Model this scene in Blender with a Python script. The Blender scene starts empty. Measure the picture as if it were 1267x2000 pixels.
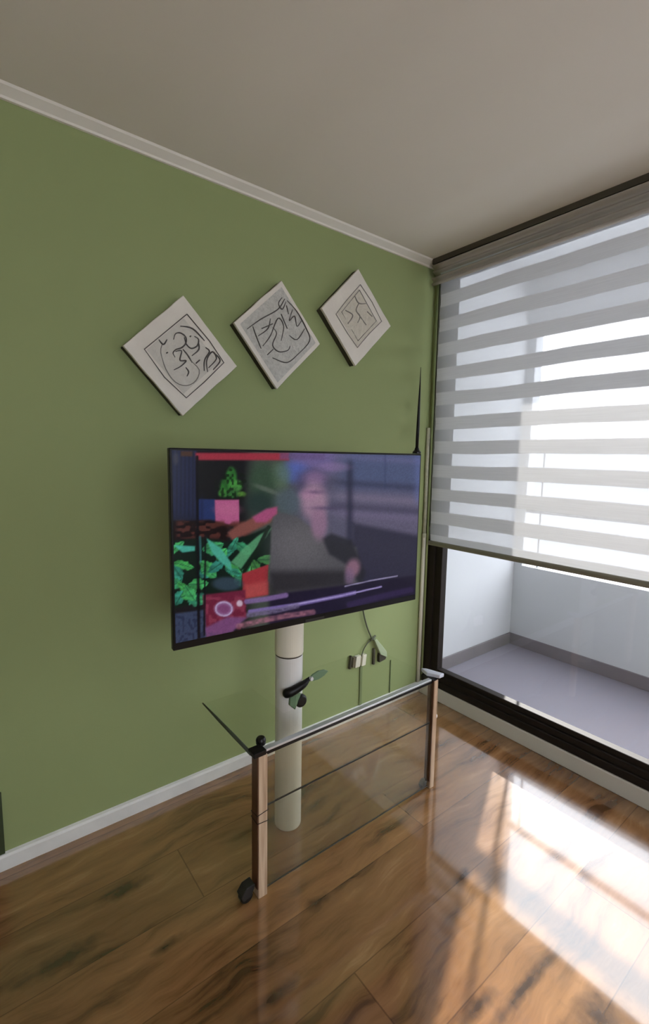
import bpy, bmesh, math, random
from mathutils import Vector, Matrix

C = bpy.context.scene.collection
sc = bpy.context.scene

# ------------------------------------------------------------------ camera
cam_d = bpy.data.cameras.new('camera')
cam = bpy.data.objects.new('camera', cam_d)
C.objects.link(cam)
sc.camera = cam
R = ((0.78928074, -0.61380537, 0.01670012),
     (0.05800141, 0.10160358, 0.99313269),
     (0.61128697, 0.78289187, -0.11579532))      # right, up, forward
cam.matrix_world = Matrix(((R[0][0], R[1][0], -R[2][0], -2.212178),
                           (R[0][1], R[1][1], -R[2][1], -1.846641),
                           (R[0][2], R[1][2], -R[2][2], 1.441161),
                           (0, 0, 0, 1)))
cam_d.sensor_fit = 'VERTICAL'
cam_d.sensor_height = 36.0
cam_d.lens = 36.0 * 922.1456 / 2000.0
cam_d.clip_start = 0.02
cam_d.clip_end = 200

# ------------------------------------------------------------------ light
w = bpy.data.worlds.new('sky')
sc.world = w
w.use_nodes = True
bg = w.node_tree.nodes['Background']
bg.inputs['Color'].default_value = (0.90, 0.94, 1.0, 1)
bg.inputs['Strength'].default_value = 5.0

SUN_EL = math.radians(25.5)
sd = Vector((-.9043 * math.cos(SUN_EL), -.4269 * math.cos(SUN_EL), -math.sin(SUN_EL)))
sun_l = bpy.data.lights.new('sun', 'SUN')
sun_l.energy = 10.0
sun_l.color = (1.0, .95, .88)
sun_l.angle = math.radians(0.6)
sun = bpy.data.objects.new('sun', sun_l)
C.objects.link(sun)
sun.location = (6, 3, 5)
sun.rotation_euler = sd.to_track_quat('-Z', 'Y').to_euler()

sc.view_settings.view_transform = 'Standard'
sc.view_settings.look = 'None'
sc.view_settings.gamma = 1
sc.view_settings.use_curve_mapping = False
sc.view_settings.exposure = 0.42

# ------------------------------------------------------------------ materials
def lin(r, g, b):
    f = lambda c: ((c / 255 + .055) / 1.055) ** 2.4 if c > 10 else c / 255 / 12.92
    return (f(r), f(g), f(b), 1)

class NT:
    def __init__(s, name):
        s.m = bpy.data.materials.new(name)
        s.m.use_nodes = True
        s.t = s.m.node_tree
        s.n = s.t.nodes
        s.n.clear()
        s.out = s.n.new('ShaderNodeOutputMaterial')
    def node(s, typ, ins=None, **kw):
        nd = s.n.new(typ)
        for k, v in kw.items():
            setattr(nd, k, v)
        for k, v in (ins or {}).items():
            if isinstance(v, bpy.types.NodeSocket):
                s.t.links.new(v, nd.inputs[k])
            else:
                nd.inputs[k].default_value = v
        return nd
    def math(s, op, a, b=0.0, c=None, clamp=False):
        ins = {0: a, 1: b}
        if c is not None:
            ins[2] = c
        return s.node('ShaderNodeMath', ins, operation=op, use_clamp=clamp).outputs[0]
    def mix(s, f, a, b, blend='MIX'):
        nd = s.node('ShaderNodeMix', data_type='RGBA', blend_type=blend)
        for i, v in ((0, f), (6, a), (7, b)):
            if isinstance(v, bpy.types.NodeSocket):
                s.t.links.new(v, nd.inputs[i])
            else:
                nd.inputs[i].default_value = v
        return nd.outputs[2]
    def surf(s, sock):
        s.t.links.new(sock, s.out.inputs['Surface'])
        return s.m

def plain(name, col, rough=.6, metal=0, noise=.06, scale=6, spec=.5, bump=0, bscale=60, coat=0):
    a = NT(name)
    tc = a.node('ShaderNodeTexCoord').outputs['Object']
    nz = a.node('ShaderNodeTexNoise', {'Vector': tc, 'Scale': scale, 'Detail': 4.0}).outputs[0]
    dark = tuple(c * (1 - noise) for c in col[:3]) + (1,)
    lite = tuple(min(1, c * (1 + noise)) for c in col[:3]) + (1,)
    c = a.mix(nz, dark, lite)
    p = a.node('ShaderNodeBsdfPrincipled', {'Base Color': c, 'Roughness': rough, 'Metallic': metal,
                                            'Specular IOR Level': spec, 'Coat Weight': coat})
    if bump:
        n2 = a.node('ShaderNodeTexNoise', {'Vector': tc, 'Scale': bscale, 'Detail': 3.0}).outputs[0]
        b = a.node('ShaderNodeBump', {'Strength': bump, 'Distance': .002, 'Height': n2}).outputs[0]
        a.t.links.new(b, p.inputs['Normal'])
    return a.surf(p.outputs[0])

M = {}
M['green'] = plain('green wall paint', (.285, .335, .148, 1), .75, noise=.035, scale=1.5, spec=.25, bump=.12, bscale=220)
M['ceiling'] = plain('off-white ceiling paint', (.74, .69, .62, 1), .9, noise=.02, scale=2, spec=.2)
M['white_wall'] = plain('warm white wall paint', (.70, .67, .62, 1), .85, noise=.02, spec=.2)
M['cornice'] = plain('cream cornice', (.80, .76, .69, 1), .7, noise=.03)
M['baseboard'] = plain('pale grey baseboard', (.72, .71, .69, 1), .5, noise=.12, scale=14)
M['sill'] = plain('cream sill board', (.66, .62, .56, 1), .45, noise=.04)
M['frame'] = plain('dark brown window frame', (.018, .013, .010, 1), .65, noise=.3, scale=20, spec=.2)
M['black'] = plain('black plastic', (.006, .0055, .0055, 1), .35, noise=.2, spec=.25)
M['black_matte'] = plain('matte black', (.012, .010, .009, 1), .6, noise=.3, scale=30)
M['balc_wall'] = plain('white balcony plaster', (.53, .535, .55, 1), .9, noise=.02, spec=.1)
M['balc_floor'] = plain('lilac grey balcony tiles', (.20, .185, .22, 1), .45, noise=.06, scale=3)
M['skirt'] = plain('taupe tile skirting', (.17, .15, .16, 1), .5, noise=.1)
M['plaque'] = plain('cream plaster plaque', (.70, .655, .58, 1), .7, noise=.07, scale=18, bump=.4, bscale=90)
M['plaque_grey'] = plain('carved grey plaster', (.50, .49, .45, 1), .85, noise=.32, scale=75, bump=1.6, bscale=110)
M['plaque_sand'] = plain('carved sand plaster', (.58, .54, .45, 1), .85, noise=.12, scale=60, bump=1.0, bscale=170)
M['plaque_white'] = plain('carved pale plaster', (.58, .55, .49, 1), .8, noise=.06, scale=40, bump=.5, bscale=120)
M['side_shade'] = plain('painted plaque side shade', (.035, .030, .018, 1), .7)  # dark colour standing in for shade on the plaque sides
M['ink'] = plain('dark grey groove', (.075, .068, .062, 1), .8, noise=.3, scale=60)
M['ink_soft'] = plain('soft grey groove', (.24, .225, .20, 1), .8, noise=.25, scale=60)
M['cream'] = plain('cream enamel', (.74, .70, .58, 1), .35, noise=.04)
M['white_enamel'] = plain('white enamel', (.70, .69, .67, 1), .3, noise=.05)
M['metal'] = plain('brushed pale metal', (.62, .64, .68, 1), .32, metal=.6, noise=.08, scale=30)
M['cord'] = plain('olive grey cord', (.10, .11, .07, 1), .6, noise=.15)
M['plug_dark'] = plain('dark brown plug', (.05, .04, .03, 1), .5)
M['green_plastic'] = plain('grey green plastic', (.12, .20, .11, 1), .35, noise=.15)
M['building'] = plain('pale facade', (.20, .205, .225, 1), .9, noise=.05, scale=.6)
M['post'] = plain('dark grey rail', (.10, .10, .11, 1), .5)
M['lilac_plastic'] = plain('pale lilac plastic', (.58, .60, .68, 1), .35, noise=.05)
M['conduit'] = plain('mottled olive white conduit', (.46, .45, .33, 1), .6, noise=.35, scale=45)

def floor_mat():
    a = NT('oak laminate planks')
    tc = a.node('ShaderNodeTexCoord').outputs['Object']
    sep = a.node('ShaderNodeSeparateXYZ', {0: tc})
    x, y = sep.outputs[0], sep.outputs[1]
    # planks run along x, 0.19 wide, joints staggered
    row = a.math('DIVIDE', a.math('ADD', y, .284), .235)
    rid = a.math('FLOOR', row)
    rfr = a.math('FRACT', row)
    off = a.math('MULTIPLY', rid, .37)
    col = a.math('ADD', a.math('DIVIDE', a.math('ADD', x, 2.464), 2.2), off)
    cid = a.math('FLOOR', col)
    cfr = a.math('FRACT', col)
    pid = a.node('ShaderNodeCombineXYZ', {0: rid, 1: cid, 2: 0.0}).outputs[0]
    prnd = a.node('ShaderNodeTexWhiteNoise', {'Vector': pid}, noise_dimensions='3D').outputs['Value']
    e1 = a.math('MINIMUM', rfr, a.math('SUBTRACT', 1.0, rfr))
    e2 = a.math('MINIMUM', cfr, a.math('SUBTRACT', 1.0, cfr))
    seam = a.math('MAXIMUM', a.math('LESS_THAN', e1, .007), a.math('LESS_THAN', e2, .0010))
    # warped grain
    wob = a.node('ShaderNodeTexNoise', {'Vector': tc, 'Scale': 2.2, 'Detail': 3.0}).outputs['Color']
    wv = a.node('ShaderNodeVectorMath', {0: wob, 1: (.5, .5, .5)}, operation='SUBTRACT').outputs[0]
    wv = a.node('ShaderNodeVectorMath', {0: wv, 'Scale': .20}, operation='SCALE').outputs[0]
    pshift = a.node('ShaderNodeCombineXYZ', {0: a.math('MULTIPLY', prnd, 7.0), 1: a.math('MULTIPLY', prnd, 3.0), 2: 0.0}).outputs[0]
    co = a.node('ShaderNodeVectorMath', {0: tc, 1: wv}, operation='ADD').outputs[0]
    co = a.node('ShaderNodeVectorMath', {0: co, 1: pshift}, operation='ADD').outputs[0]
    st = a.node('ShaderNodeMapping', {'Vector': co, 'Scale': (1.3, 9.0, 1.0)}).outputs[0]
    g1 = a.node('ShaderNodeTexNoise', {'Vector': st, 'Scale': 1.5, 'Detail': 7.0, 'Roughness': .62}).outputs[0]
    st2 = a.node('ShaderNodeMapping', {'Vector': co, 'Scale': (3.0, 70.0, 1.0)}).outputs[0]
    g2 = a.node('ShaderNodeTexNoise', {'Vector': st2, 'Scale': 2.0, 'Detail': 5.0}).outputs[0]
    big = a.node('ShaderNodeTexNoise', {'Vector': tc, 'Scale': 1.4, 'Detail': 2.0}).outputs[0]
    cr = a.node('ShaderNodeValToRGB', {0: g1})
    el = cr.color_ramp.elements
    el[0].position = .34; el[0].color = (.060, .025, .010, 1)
    el[1].position = .74; el[1].color = (.46, .265, .135, 1)
    k = el.new(.47); k.color = (.235, .108, .042, 1)
    k = el.new(.60); k.color = (.31, .150, .060, 1)
    c = cr.outputs[0]
    c = a.mix(a.math('MULTIPLY', g2, .35), c, (.13, .060, .022, 1))
    tone = a.math('ADD', .78, a.math('MULTIPLY', prnd, .42))
    tn = a.node('ShaderNodeCombineXYZ', {0: tone, 1: tone, 2: tone}).outputs[0]
    c = a.mix(1.0, c, tn, 'MULTIPLY')
    c = a.mix(a.math('MULTIPLY', a.math('SUBTRACT', big, .42, clamp=True), 1.4, clamp=True), c, (.36, .22, .09, 1))
    # knots: fixed places in the boards
    knots = [(-1.855, -.337, .085, .026), (-1.361, -.755, .05, .020), (-2.06, -.46, .12, .03), (-1.80, -.60, .05, .018),
             (-1.627, -.903, .09, .02), (-1.70, -.94, .03, .012), (-.90, -.985, .05, .02), (-.97, -1.455, .11, .06),
             (-1.95, -1.0, .06, .02), (-1.20, -1.25, .08, .02), (-1.06, -1.30, .20, .016), (-.50, -2.1, .07, .03)]
    nn = a.node('ShaderNodeTexNoise', {'Vector': tc, 'Scale': 22.0, 'Detail': 4.0}).outputs[0]
    kk = None
    for (kx, ky, sx, sy) in knots:
        dx = a.math('DIVIDE', a.math('SUBTRACT', x, kx), sx)
        dy = a.math('DIVIDE', a.math('SUBTRACT', y, ky), sy)
        d = a.math('SQRT', a.math('ADD', a.math('MULTIPLY', dx, dx), a.math('MULTIPLY', dy, dy)))
        d = a.math('ADD', d, a.math('MULTIPLY', a.math('SUBTRACT', nn, .5), 1.6))
        v = a.math('SUBTRACT', 1.0, a.math('DIVIDE', d, 1.25), clamp=True)
        kk = v if kk is None else a.math('MAXIMUM', kk, v)
    c = a.mix(a.math('MULTIPLY', kk, .95, clamp=True), c, (.030, .016, .008, 1))
    c = a.mix(a.math('MULTIPLY', seam, .45), c, (.030, .014, .007, 1))
    rgh = a.math('ADD', .07, a.math('MULTIPLY', g1, .10))
    hgt = a.math('MULTIPLY', g2, .2)
    b = a.node('ShaderNodeBump', {'Strength': .06, 'Distance': .001, 'Height': hgt}).outputs[0]
    p = a.node('ShaderNodeBsdfPrincipled', {'Base Color': c, 'Roughness': rgh, 'Specular IOR Level': .55, 'Normal': b,
                                            'Coat Weight': 1.0, 'Coat Roughness': .055, 'Coat IOR': 1.62})
    return a.surf(p.outputs[0])
M['floor'] = floor_mat()

def oak_mat():
    a = NT('pale oak leg')
    tc = a.node('ShaderNodeTexCoord').outputs['Object']
    st = a.node('ShaderNodeMapping', {'Vector': tc, 'Scale': (60., 60., 3.)}).outputs[0]
    g = a.node('ShaderNodeTexNoise', {'Vector': st, 'Scale': 1.5, 'Detail': 5.0}).outputs[0]
    cr = a.node('ShaderNodeValToRGB', {0: g})
    el = cr.color_ramp.elements
    el[0].position = .3; el[0].color = (.36, .23, .14, 1)
    el[1].position = .7; el[1].color = (.62, .46, .32, 1)
    p = a.node('ShaderNodeBsdfPrincipled', {'Base Color': cr.outputs[0], 'Roughness': .4})
    return a.surf(p.outputs[0])
M['oak'] = oak_mat()
M['leg_shade'] = plain('painted oak leg shade', (.085, .034, .015, 1), .4, noise=.35, scale=25)  # dark colour standing in for shade on the oak legs

def glass_mat(name, tint, haze, hazecol=(.5, .5, .45, 1), refl=.06):
    a = NT(name)
    t = a.node('ShaderNodeBsdfTransparent', {'Color': tint}).outputs[0]
    d = a.node('ShaderNodeBsdfDiffuse', {'Color': hazecol}).outputs[0]
    g = a.node('ShaderNodeBsdfGlossy', {'Color': (1, 1, 1, 1), 'Roughness': .03}).outputs[0]
    m1 = a.node('ShaderNodeMixShader', {0: haze, 1: t, 2: d}).outputs[0]
    m2 = a.node('ShaderNodeMixShader', {0: refl, 1: m1, 2: g}).outputs[0]
    return a.surf(m2)
M['glass_panel'] = glass_mat('smoked glass panel', (.88, .87, .80, 1), .05, (.40, .36, .28, 1), .03)
M['glass_top'] = glass_mat('clear glass top', (.975, .985, .975, 1), .0, refl=.02)
M['pane'] = glass_mat('window pane', (.97, .98, .99, 1), .0, refl=.03)

BL = dict(opaque_trl=.175, sheer_open=.40)
def blind_mat():
    a = NT('day and night blind fabric')
    tc = a.node('ShaderNodeTexCoord').outputs['Object']
    sep = a.node('ShaderNodeSeparateXYZ', {0: tc})
    y, z = sep.outputs[1], sep.outputs[2]
    wv = a.node('ShaderNodeTexNoise', {'Vector': a.node('ShaderNodeMapping', {'Vector': tc, 'Scale': (1, 1.3, 3.0)}).outputs[0],
                                       'Scale': 1.2, 'Detail': 2.0}).outputs[0]
    zz = a.math('ADD', z, a.math('MULTIPLY', a.math('SUBTRACT', wv, .5), .022))
    # opaque bands centred at z = 1.106 + k * .1333
    ph = a.math('FRACT', a.math('DIVIDE', a.math('SUBTRACT', zz, 1.106 - .0667 * .5 - .1333 * 4), .1333))
    s = a.math('ABSOLUTE', a.math('SUBTRACT', ph, .25))
    s = a.math('MINIMUM', s, a.math('ABSOLUTE', a.math('SUBTRACT', ph, 1.25)))
    band = a.node('ShaderNodeMapRange', {0: s, 1: .275, 2: .235, 3: 0.0, 4: 1.0}).outputs[0]
    fine = a.node('ShaderNodeTexNoise', {'Vector': a.node('ShaderNodeMapping', {'Vector': tc, 'Scale': (1, 2.5, 120.0)}).outputs[0],
                                         'Scale': 2.0, 'Detail': 3.0}).outputs[0]
    ocol = a.mix(fine, (.50, .50, .51, 1), (.64, .64, .65, 1))
    od = a.node('ShaderNodeBsdfDiffuse', {'Color': ocol}).outputs[0]
    ot = a.node('ShaderNodeBsdfTranslucent', {'Color': ocol}).outputs[0]
    opq = a.node('ShaderNodeMixShader', {0: BL['opaque_trl'], 1: od, 2: ot}).outputs[0]
    sd_ = a.node('ShaderNodeBsdfDiffuse', {'Color': (.60, .60, .61, 1)}).outputs[0]
    st_ = a.node('ShaderNodeBsdfTranslucent', {'Color': (.60, .60, .61, 1)}).outputs[0]
    sh = a.node('ShaderNodeMixShader', {0: .24, 1: sd_, 2: st_}).outputs[0]
    tr = a.node('ShaderNodeBsdfTransparent', {'Color': (1, 1, 1, 1)}).outputs[0]
    sheer = a.node('ShaderNodeMixShader', {0: BL['sheer_open'], 1: sh, 2: tr}).outputs[0]
    return a.surf(a.node('ShaderNodeMixShader', {0: band, 1: sheer, 2: opq}).outputs[0])

M['blind'] = blind_mat()
def fabric_mat(name, col, trl):
    a = NT(name)
    tc = a.node('ShaderNodeTexCoord').outputs['Object']
    st = a.node('ShaderNodeMapping', {'Vector': tc, 'Scale': (1, .8, 40.)}).outputs[0]
    g = a.node('ShaderNodeTexNoise', {'Vector': st, 'Scale': 1.2, 'Detail': 4.0}).outputs[0]
    c = a.mix(g, tuple(v * .75 for v in col) + (1,), tuple(v * 1.15 for v in col) + (1,))
    d = a.node('ShaderNodeBsdfDiffuse', {'Color': c}).outputs[0]
    t = a.node('ShaderNodeBsdfTranslucent', {'Color': c}).outputs[0]
    return a.surf(a.node('ShaderNodeMixShader', {0: trl, 1: d, 2: t}).outputs[0])
M['cassette'] = fabric_mat('taupe fabric valance', (.52, .48, .43), .22)
M['bottom_bar'] = plain('taupe blind bar', (.20, .185, .14, 1), .5, noise=.1)

# ------------------------------------------------------------------ helpers
def link(name, bm, mat, parent=None, smooth=False, bevel=0, seg=2):
    me = bpy.data.meshes.new(name)
    bmesh.ops.recalc_face_normals(bm, faces=bm.faces)
    bm.to_mesh(me)
    bm.free()
    o = bpy.data.objects.new(name, me)
    C.objects.link(o)
    for m in (mat if isinstance(mat, (list, tuple)) else [mat]):
        me.materials.append(m)
    if smooth:
        for p in me.polygons:
            p.use_smooth = True
    if bevel:
        b = o.modifiers.new('bevel', 'BEVEL')
        b.width = bevel
        b.segments = seg
        b.limit_method = 'ANGLE'
    if parent:
        o.parent = parent
        o.matrix_parent_inverse = parent.matrix_basis.inverted()
    return o

def tag(o, label, cat, group=None):
    o['label'] = label
    o['category'] = cat
    if group:
        o['group'] = group
    return o

def thing(name, label, cat, loc, rz=0, group=None):
    o = bpy.data.objects.new(name, None)
    o.empty_display_size = .1
    C.objects.link(o)
    o.location = loc
    o.rotation_euler = (0, 0, rz)
    bpy.context.view_layer.update()
    return tag(o, label, cat, group)

def struct(name, bm, mat, parent=None, **kw):
    o = link(name, bm, mat, parent, **kw)
    if not parent:
        o['kind'] = 'structure'
    return o

def sthing(name, loc=(0, 0, 0)):
    o = bpy.data.objects.new(name, None)
    o.empty_display_size = .1
    C.objects.link(o)
    o.location = loc
    o['kind'] = 'structure'
    bpy.context.view_layer.update()
    return o

def NB():
    return bmesh.new()

def box(bm, x0, x1, y0, y1, z0, z1, T=None, mi=0):
    v = []
    for x in (x0, x1):
        for y in (y0, y1):
            for z in (z0, z1):
                p = Vector((x, y, z))
                v.append(bm.verts.new(T @ p if T else p))
    for f in ((0, 1, 3, 2), (4, 6, 7, 5), (0, 4, 5, 1), (2, 3, 7, 6), (0, 2, 6, 4), (1, 5, 7, 3)):
        bm.faces.new([v[i] for i in f]).material_index = mi
    return bm

def prism(bm, pts, d, mi=0):
    """closed polygon pts (3D) extruded along vector d"""
    d = Vector(d)
    a = [bm.verts.new(p) for p in pts]
    b = [bm.verts.new(Vector(p) + d) for p in pts]
    bm.faces.new(a[::-1]).material_index = mi
    bm.faces.new(b).material_index = mi
    n = len(pts)
    for i in range(n):
        bm.faces.new([a[i], a[(i + 1) % n], b[(i + 1) % n], b[i]]).material_index = mi
    return bm

def smooth_path(pts, n=5, closed=False):
    P = [Vector(p) for p in pts]
    if len(P) < 3:
        return P
    out = []
    m = len(P)
    rng = m if closed else m - 1
    for i in range(rng):
        g = lambda k: P[k % m] if closed else P[max(0, min(m - 1, k))]
        p0, p1, p2, p3 = g(i - 1), g(i), g(i + 1), g(i + 2)
        for s in range(n):
            t = s / n
            out.append(.5 * ((2 * p1) + (p2 - p0) * t + (2 * p0 - 5 * p1 + 4 * p2 - p3) * t * t +
                             (3 * p1 - p0 - 3 * p2 + p3) * t ** 3))
    if not closed:
        out.append(P[-1])
    return out

def tube(bm, pts, r, n=8, closed=False, mi=0):
    P = [Vector(p) for p in pts]
    rr = r if isinstance(r, (list, tuple)) else [r] * len(P)
    rings = []
    m = len(P)
    up = None
    for i, p in enumerate(P):
        if closed:
            t = P[(i + 1) % m] - P[i - 1]
        else:
            t = P[min(i + 1, m - 1)] - P[max(i - 1, 0)]
        t.normalize()
        if up is None:
            up = Vector((0, 0, 1)) if abs(t.z) < .9 else Vector((1, 0, 0))
        s = t.cross(up).normalized()
        up = s.cross(t).normalized()
        rings.append([bm.verts.new(p + (s * math.cos(2 * math.pi * k / n) + up * math.sin(2 * math.pi * k / n)) * rr[i]) for k in range(n)])
    for i in range(m if closed else m - 1):
        A, B = rings[i], rings[(i + 1) % m]
        for k in range(n):
            bm.faces.new([A[k], A[(k + 1) % n], B[(k + 1) % n], B[k]]).material_index = mi
    if not closed:
        bm.faces.new(rings[0][::-1]).material_index = mi
        bm.faces.new(rings[-1]).material_index = mi
    return bm

def lathe(bm, c, prof, n=32, axis='z', T=None):
    """prof = list of (radius, height)"""
    rings = []
    for r, h in prof:
        ring = []
        for k in range(n):
            a = 2 * math.pi * k / n
            if axis == 'z':
                p = Vector((r * math.cos(a), r * math.sin(a), h))
            elif axis == 'y':
                p = Vector((r * math.cos(a), h, r * math.sin(a)))
            else:
                p = Vector((h, r * math.cos(a), r * math.sin(a)))
            if T:
                p = T @ p
            ring.append(bm.verts.new(p + Vector(c)))
        rings.append(ring)
    for A, B in zip(rings, rings[1:]):
        for k in range(n):
            bm.faces.new([A[k], A[(k + 1) % n], B[(k + 1) % n], B[k]])
    bm.faces.new(rings[0][::-1])
    bm.faces.new(rings[-1])
    return bm

# ------------------------------------------------------------------ the room
X0, Y0, H = -4.4, -4.0, 2.525       # far sides behind the camera, ceiling height
DY = -2.75                           # right end of the glazed opening
struct('floor', box(NB(), X0, 0, Y0, 0, -.06, 0), M['floor'])
struct('ceiling', box(NB(), X0 - .1, .10, Y0 - .1, .1, H, H + .1), M['ceiling'])
struct('wall_left', box(NB(), X0, 0, 0, .12, 0, H), M['green'])
# wall that holds the glazed opening: a narrow green return, and the wall beyond the opening
b = NB()
box(b, 0, .10, -.022, .12, 0, H)
struct('wall_right', b, M['green'])
b = NB()
box(b, 0, .10, Y0, DY, 0, H)
struct('wall_right.001', b, M['white_wall'])
struct('wall_back', box(NB(), X0 - .1, X0, Y0, .12, 0, H), M['white_wall'])
b = NB()
box(b, X0, 0, Y0 - .1, Y0, 0, .9)
box(b, X0, 0, Y0 - .1, Y0, 2.2, H)
box(b, X0, -2.95, Y0 - .1, Y0, .9, 2.2)
box(b, -1.2, 0, Y0 - .1, Y0, .9, 2.2)
struct('wall_front', b, M['white_wall'])
b = NB()
box(b, -2.95, -1.2, Y0 - .06, Y0 - .05, .9, 2.2)
struct('fill_window', b, M['pane'])  # unseen window, added to let fill skylight into the room

# cornice along the green wall
b = NB()
prism(b, [(X0, 0, 2.500), (X0, -.010, 2.500), (X0, -.014, 2.506), (X0, -.046, 2.519), (X0, -.052, H), (X0, 0, H)], (-X0, 0, 0))
struct('trim_1', b, M['cornice'])
# baseboard along the green wall
b = NB()
prism(b, [(X0, 0, 0), (X0, -.014, 0), (X0, -.014, .048), (X0, -.010, .056), (X0, 0, .060)], (-X0, 0, 0))
struct('baseboard_left', b, M['baseboard'])
b = NB()
box(b, -.012, 0, Y0, DY, 0, .06)
struct('baseboard_right', b, M['baseboard'])
# green corner bead where the wall meets the window reveal
b = NB()
tube(b, [(-.006, -.026, .02), (-.006, -.026, H - .01)], .007, 10)
struct('trim_2', b, M['green'], smooth=True)
# cream sill board under the frame
struct('trim_3', box(NB(), -.020, .03, DY, -.022, 0, .078), M['sill'], bevel=.004)
# dark slot at the far left end of the green wall
struct('trim_4', box(NB(), -2.190, -2.1535, -.012, 0, .062, .285), plain('dark green trim', (.03, .045, .015, 1), .6))

struct('trim_5', box(NB(), .03, .10, DY, -.022, 0, .078), M['frame'])
# glazed sliding door frame
dr = sthing('window_1', (0, -.02, .078))
fx0, fx1 = .004, .075
b = NB()
box(b, fx0, fx1, -.075, -.022, .078, H - .01)
box(b, fx0 + .012, fx1 - .01, -.125, -.075, .078, H - .01)
link('left_jamb', b, M['frame'], dr, bevel=.003)
b = NB()
box(b, -.012, fx1, DY, -.022, .078, .118)
box(b, .000, fx1, DY, -.125, .118, .150)
box(b, .014, fx1 - .014, DY, -.125, .150, .178)
link('bottom_rail', b, M['frame'], dr, bevel=.004)
link('top_rail', box(NB(), fx0, fx1, DY, -.125, 2.44, H - .005), M['frame'], dr, bevel=.003)
link('right_jamb', box(NB(), fx0, fx1, DY, DY + .08, .178, 2.44), M['frame'], dr, bevel=.003)
link('glass', box(NB(), .036, .041, DY + .08, -.125, .178, 2.44), M['pane'], dr)

# ------------------------------------------------------------------ the balcony
BX, BY, BO = 1.2, .10, .035          # back wall, left wall, left end of the opening
ZF = -.01
struct('floor.001', box(NB(), .10, BX, Y0, BY, ZF - .1, ZF), M['balc_floor'])
struct('wall_left.001', box(NB(), .10, BX + .12, BY, BY + .12, ZF - .1, 2.75), M['balc_wall'])
b = NB()
box(b, BX, BX + .10, BO, BY, ZF - .1, 2.75)
box(b, BX, BX + .10, Y0, BO, ZF - .1, .632)
box(b, BX, BX + .10, Y0, BO, 2.42, 2.75)
struct('wall_back.001', b, M['balc_wall'])
struct('ceiling.001', box(NB(), .10, BX + .12, Y0, BY + .12, 2.75, 2.85), M['balc_wall'])
struct('wall_right.002', box(NB(), .10, BX + .12, Y0 - .12, Y0, ZF - .1, 2.75), M['balc_wall'])
b = NB()
box(b, .10, BX, BY - .012, BY, ZF, .080)
struct('baseboard_balcony_left', b, M['skirt'], bevel=.003)
b = NB()
box(b, BX - .012, BX, Y0, BY - .012, ZF, .080)
struct('baseboard_balcony_back', b, M['skirt'], bevel=.003)
t = thing('balcony_railing', 'slim grey balcony railing above the parapet, seen through the striped blind', 'railing', (BX + .04, -2, .632))
grey_rail = plain('grey rail paint', (.30, .30, .32, 1), .5)
for yy in (-.0685, -1.35, -2.65):
    link('post', box(NB(), BX + .03, BX + .045, yy - .005, yy + .005, .632, 1.53), grey_rail, t)
link('middle_rail', box(NB(), BX + .015, BX + .030, Y0, BO, 1.045, 1.095), grey_rail, t, bevel=.003)
link('handrail', box(NB(), BX + .010, BX + .050, Y0, BO, 1.525, 1.565), grey_rail, t, bevel=.004)

# pale building across the street, roof railing on top
bl = thing('apartment_building', 'pale apartment building seen hazily through the blind beyond the balcony', 'building', (17, -4, -6))
link('facade', box(NB(), 16, 22, -30, 16, -6, 2.10), M['building'], bl)
b = NB()
for k in range(24):
    yy = 2.0 - k * .62
    tube(b, [(16.1, yy, 2.10), (16.1, yy, 3.15)], .10 if k % 3 == 0 else .06, 6)
tube(b, [(16.1, 2.5, 3.15), (16.1, -13, 3.15)], .03, 6)
link('roof_railing', b, M['post'], bl)

# ------------------------------------------------------------------ the blind
bt = thing('roller_blind', 'white and grey striped roller blind drawn three quarters down the glass door', 'blind', (-.05, -.08, 2.42))
yA, yB = -.082, -2.70
b = NB()
nY, nZ = 90, 60
vs = []
for i in range(nY + 1):
    y = yA + (yB - yA) * i / nY
    row = []
    for k in range(nZ + 1):
        z = .965 + (2.44 - .965) * k / nZ
        x = -.050 + .0035 * math.sin(z * 9 + y * 1.7) * math.sin(y * 2.1 + 1) + .002 * math.sin(z * 47)
        row.append(b.verts.new((x, y, z)))
    vs.append(row)
for i in range(nY):
    for k in range(nZ):
        b.faces.new([vs[i][k], vs[i + 1][k], vs[i + 1][k + 1], vs[i][k + 1]])
link('fabric', b, M['blind'], bt, smooth=True)
b = NB()
prism(b, [(-.036, yA + .002, .943), (-.064, yA + .002, .943), (-.068, yA + .002, .948), (-.068, yA + .002, .960), (-.062, yA + .002, .968), (-.040, yA + .002, .968)],
      (0, yB - yA - .004, 0))
link('bottom_bar', b, M['bottom_bar'], bt, bevel=.002)
# gathered fabric valance hiding the tube
b = NB()
prof = []
for k in range(25):
    z = 2.385 + .110 * k / 24
    prof.append((-.075 - .010 * math.sin(k * .9) - .008 * math.sin(k * .35), z))
rows = []
for i in range(41):
    y = yA + .035 + (yB - yA - .035) * i / 40
    rows.append([b.verts.new((x + .003 * math.sin(y * 3 + k * .6), y, z)) for k, (x, z) in enumerate(prof)])
for i in range(40):
    for k in range(24):
        b.faces.new([rows[i][k], rows[i + 1][k], rows[i + 1][k + 1], rows[i][k + 1]])
o = link('valance', b, M['cassette'], bt, smooth=True)
o.modifiers.new('thick', 'SOLIDIFY').thickness = .003
b = NB()
lathe(b, (-.040, 0, 2.455), [(.024, yA - .004), (.024, yB + .004)], 20, axis='y')
link('roller_tube', b, M['metal'], bt, smooth=False)
b = NB()
box(b, -.088, -.002, yB, yA + .035, 2.498, H)
link('mounting_rail', b, plain('dark olive rail', (.060, .052, .036, 1), .6), bt)
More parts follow.
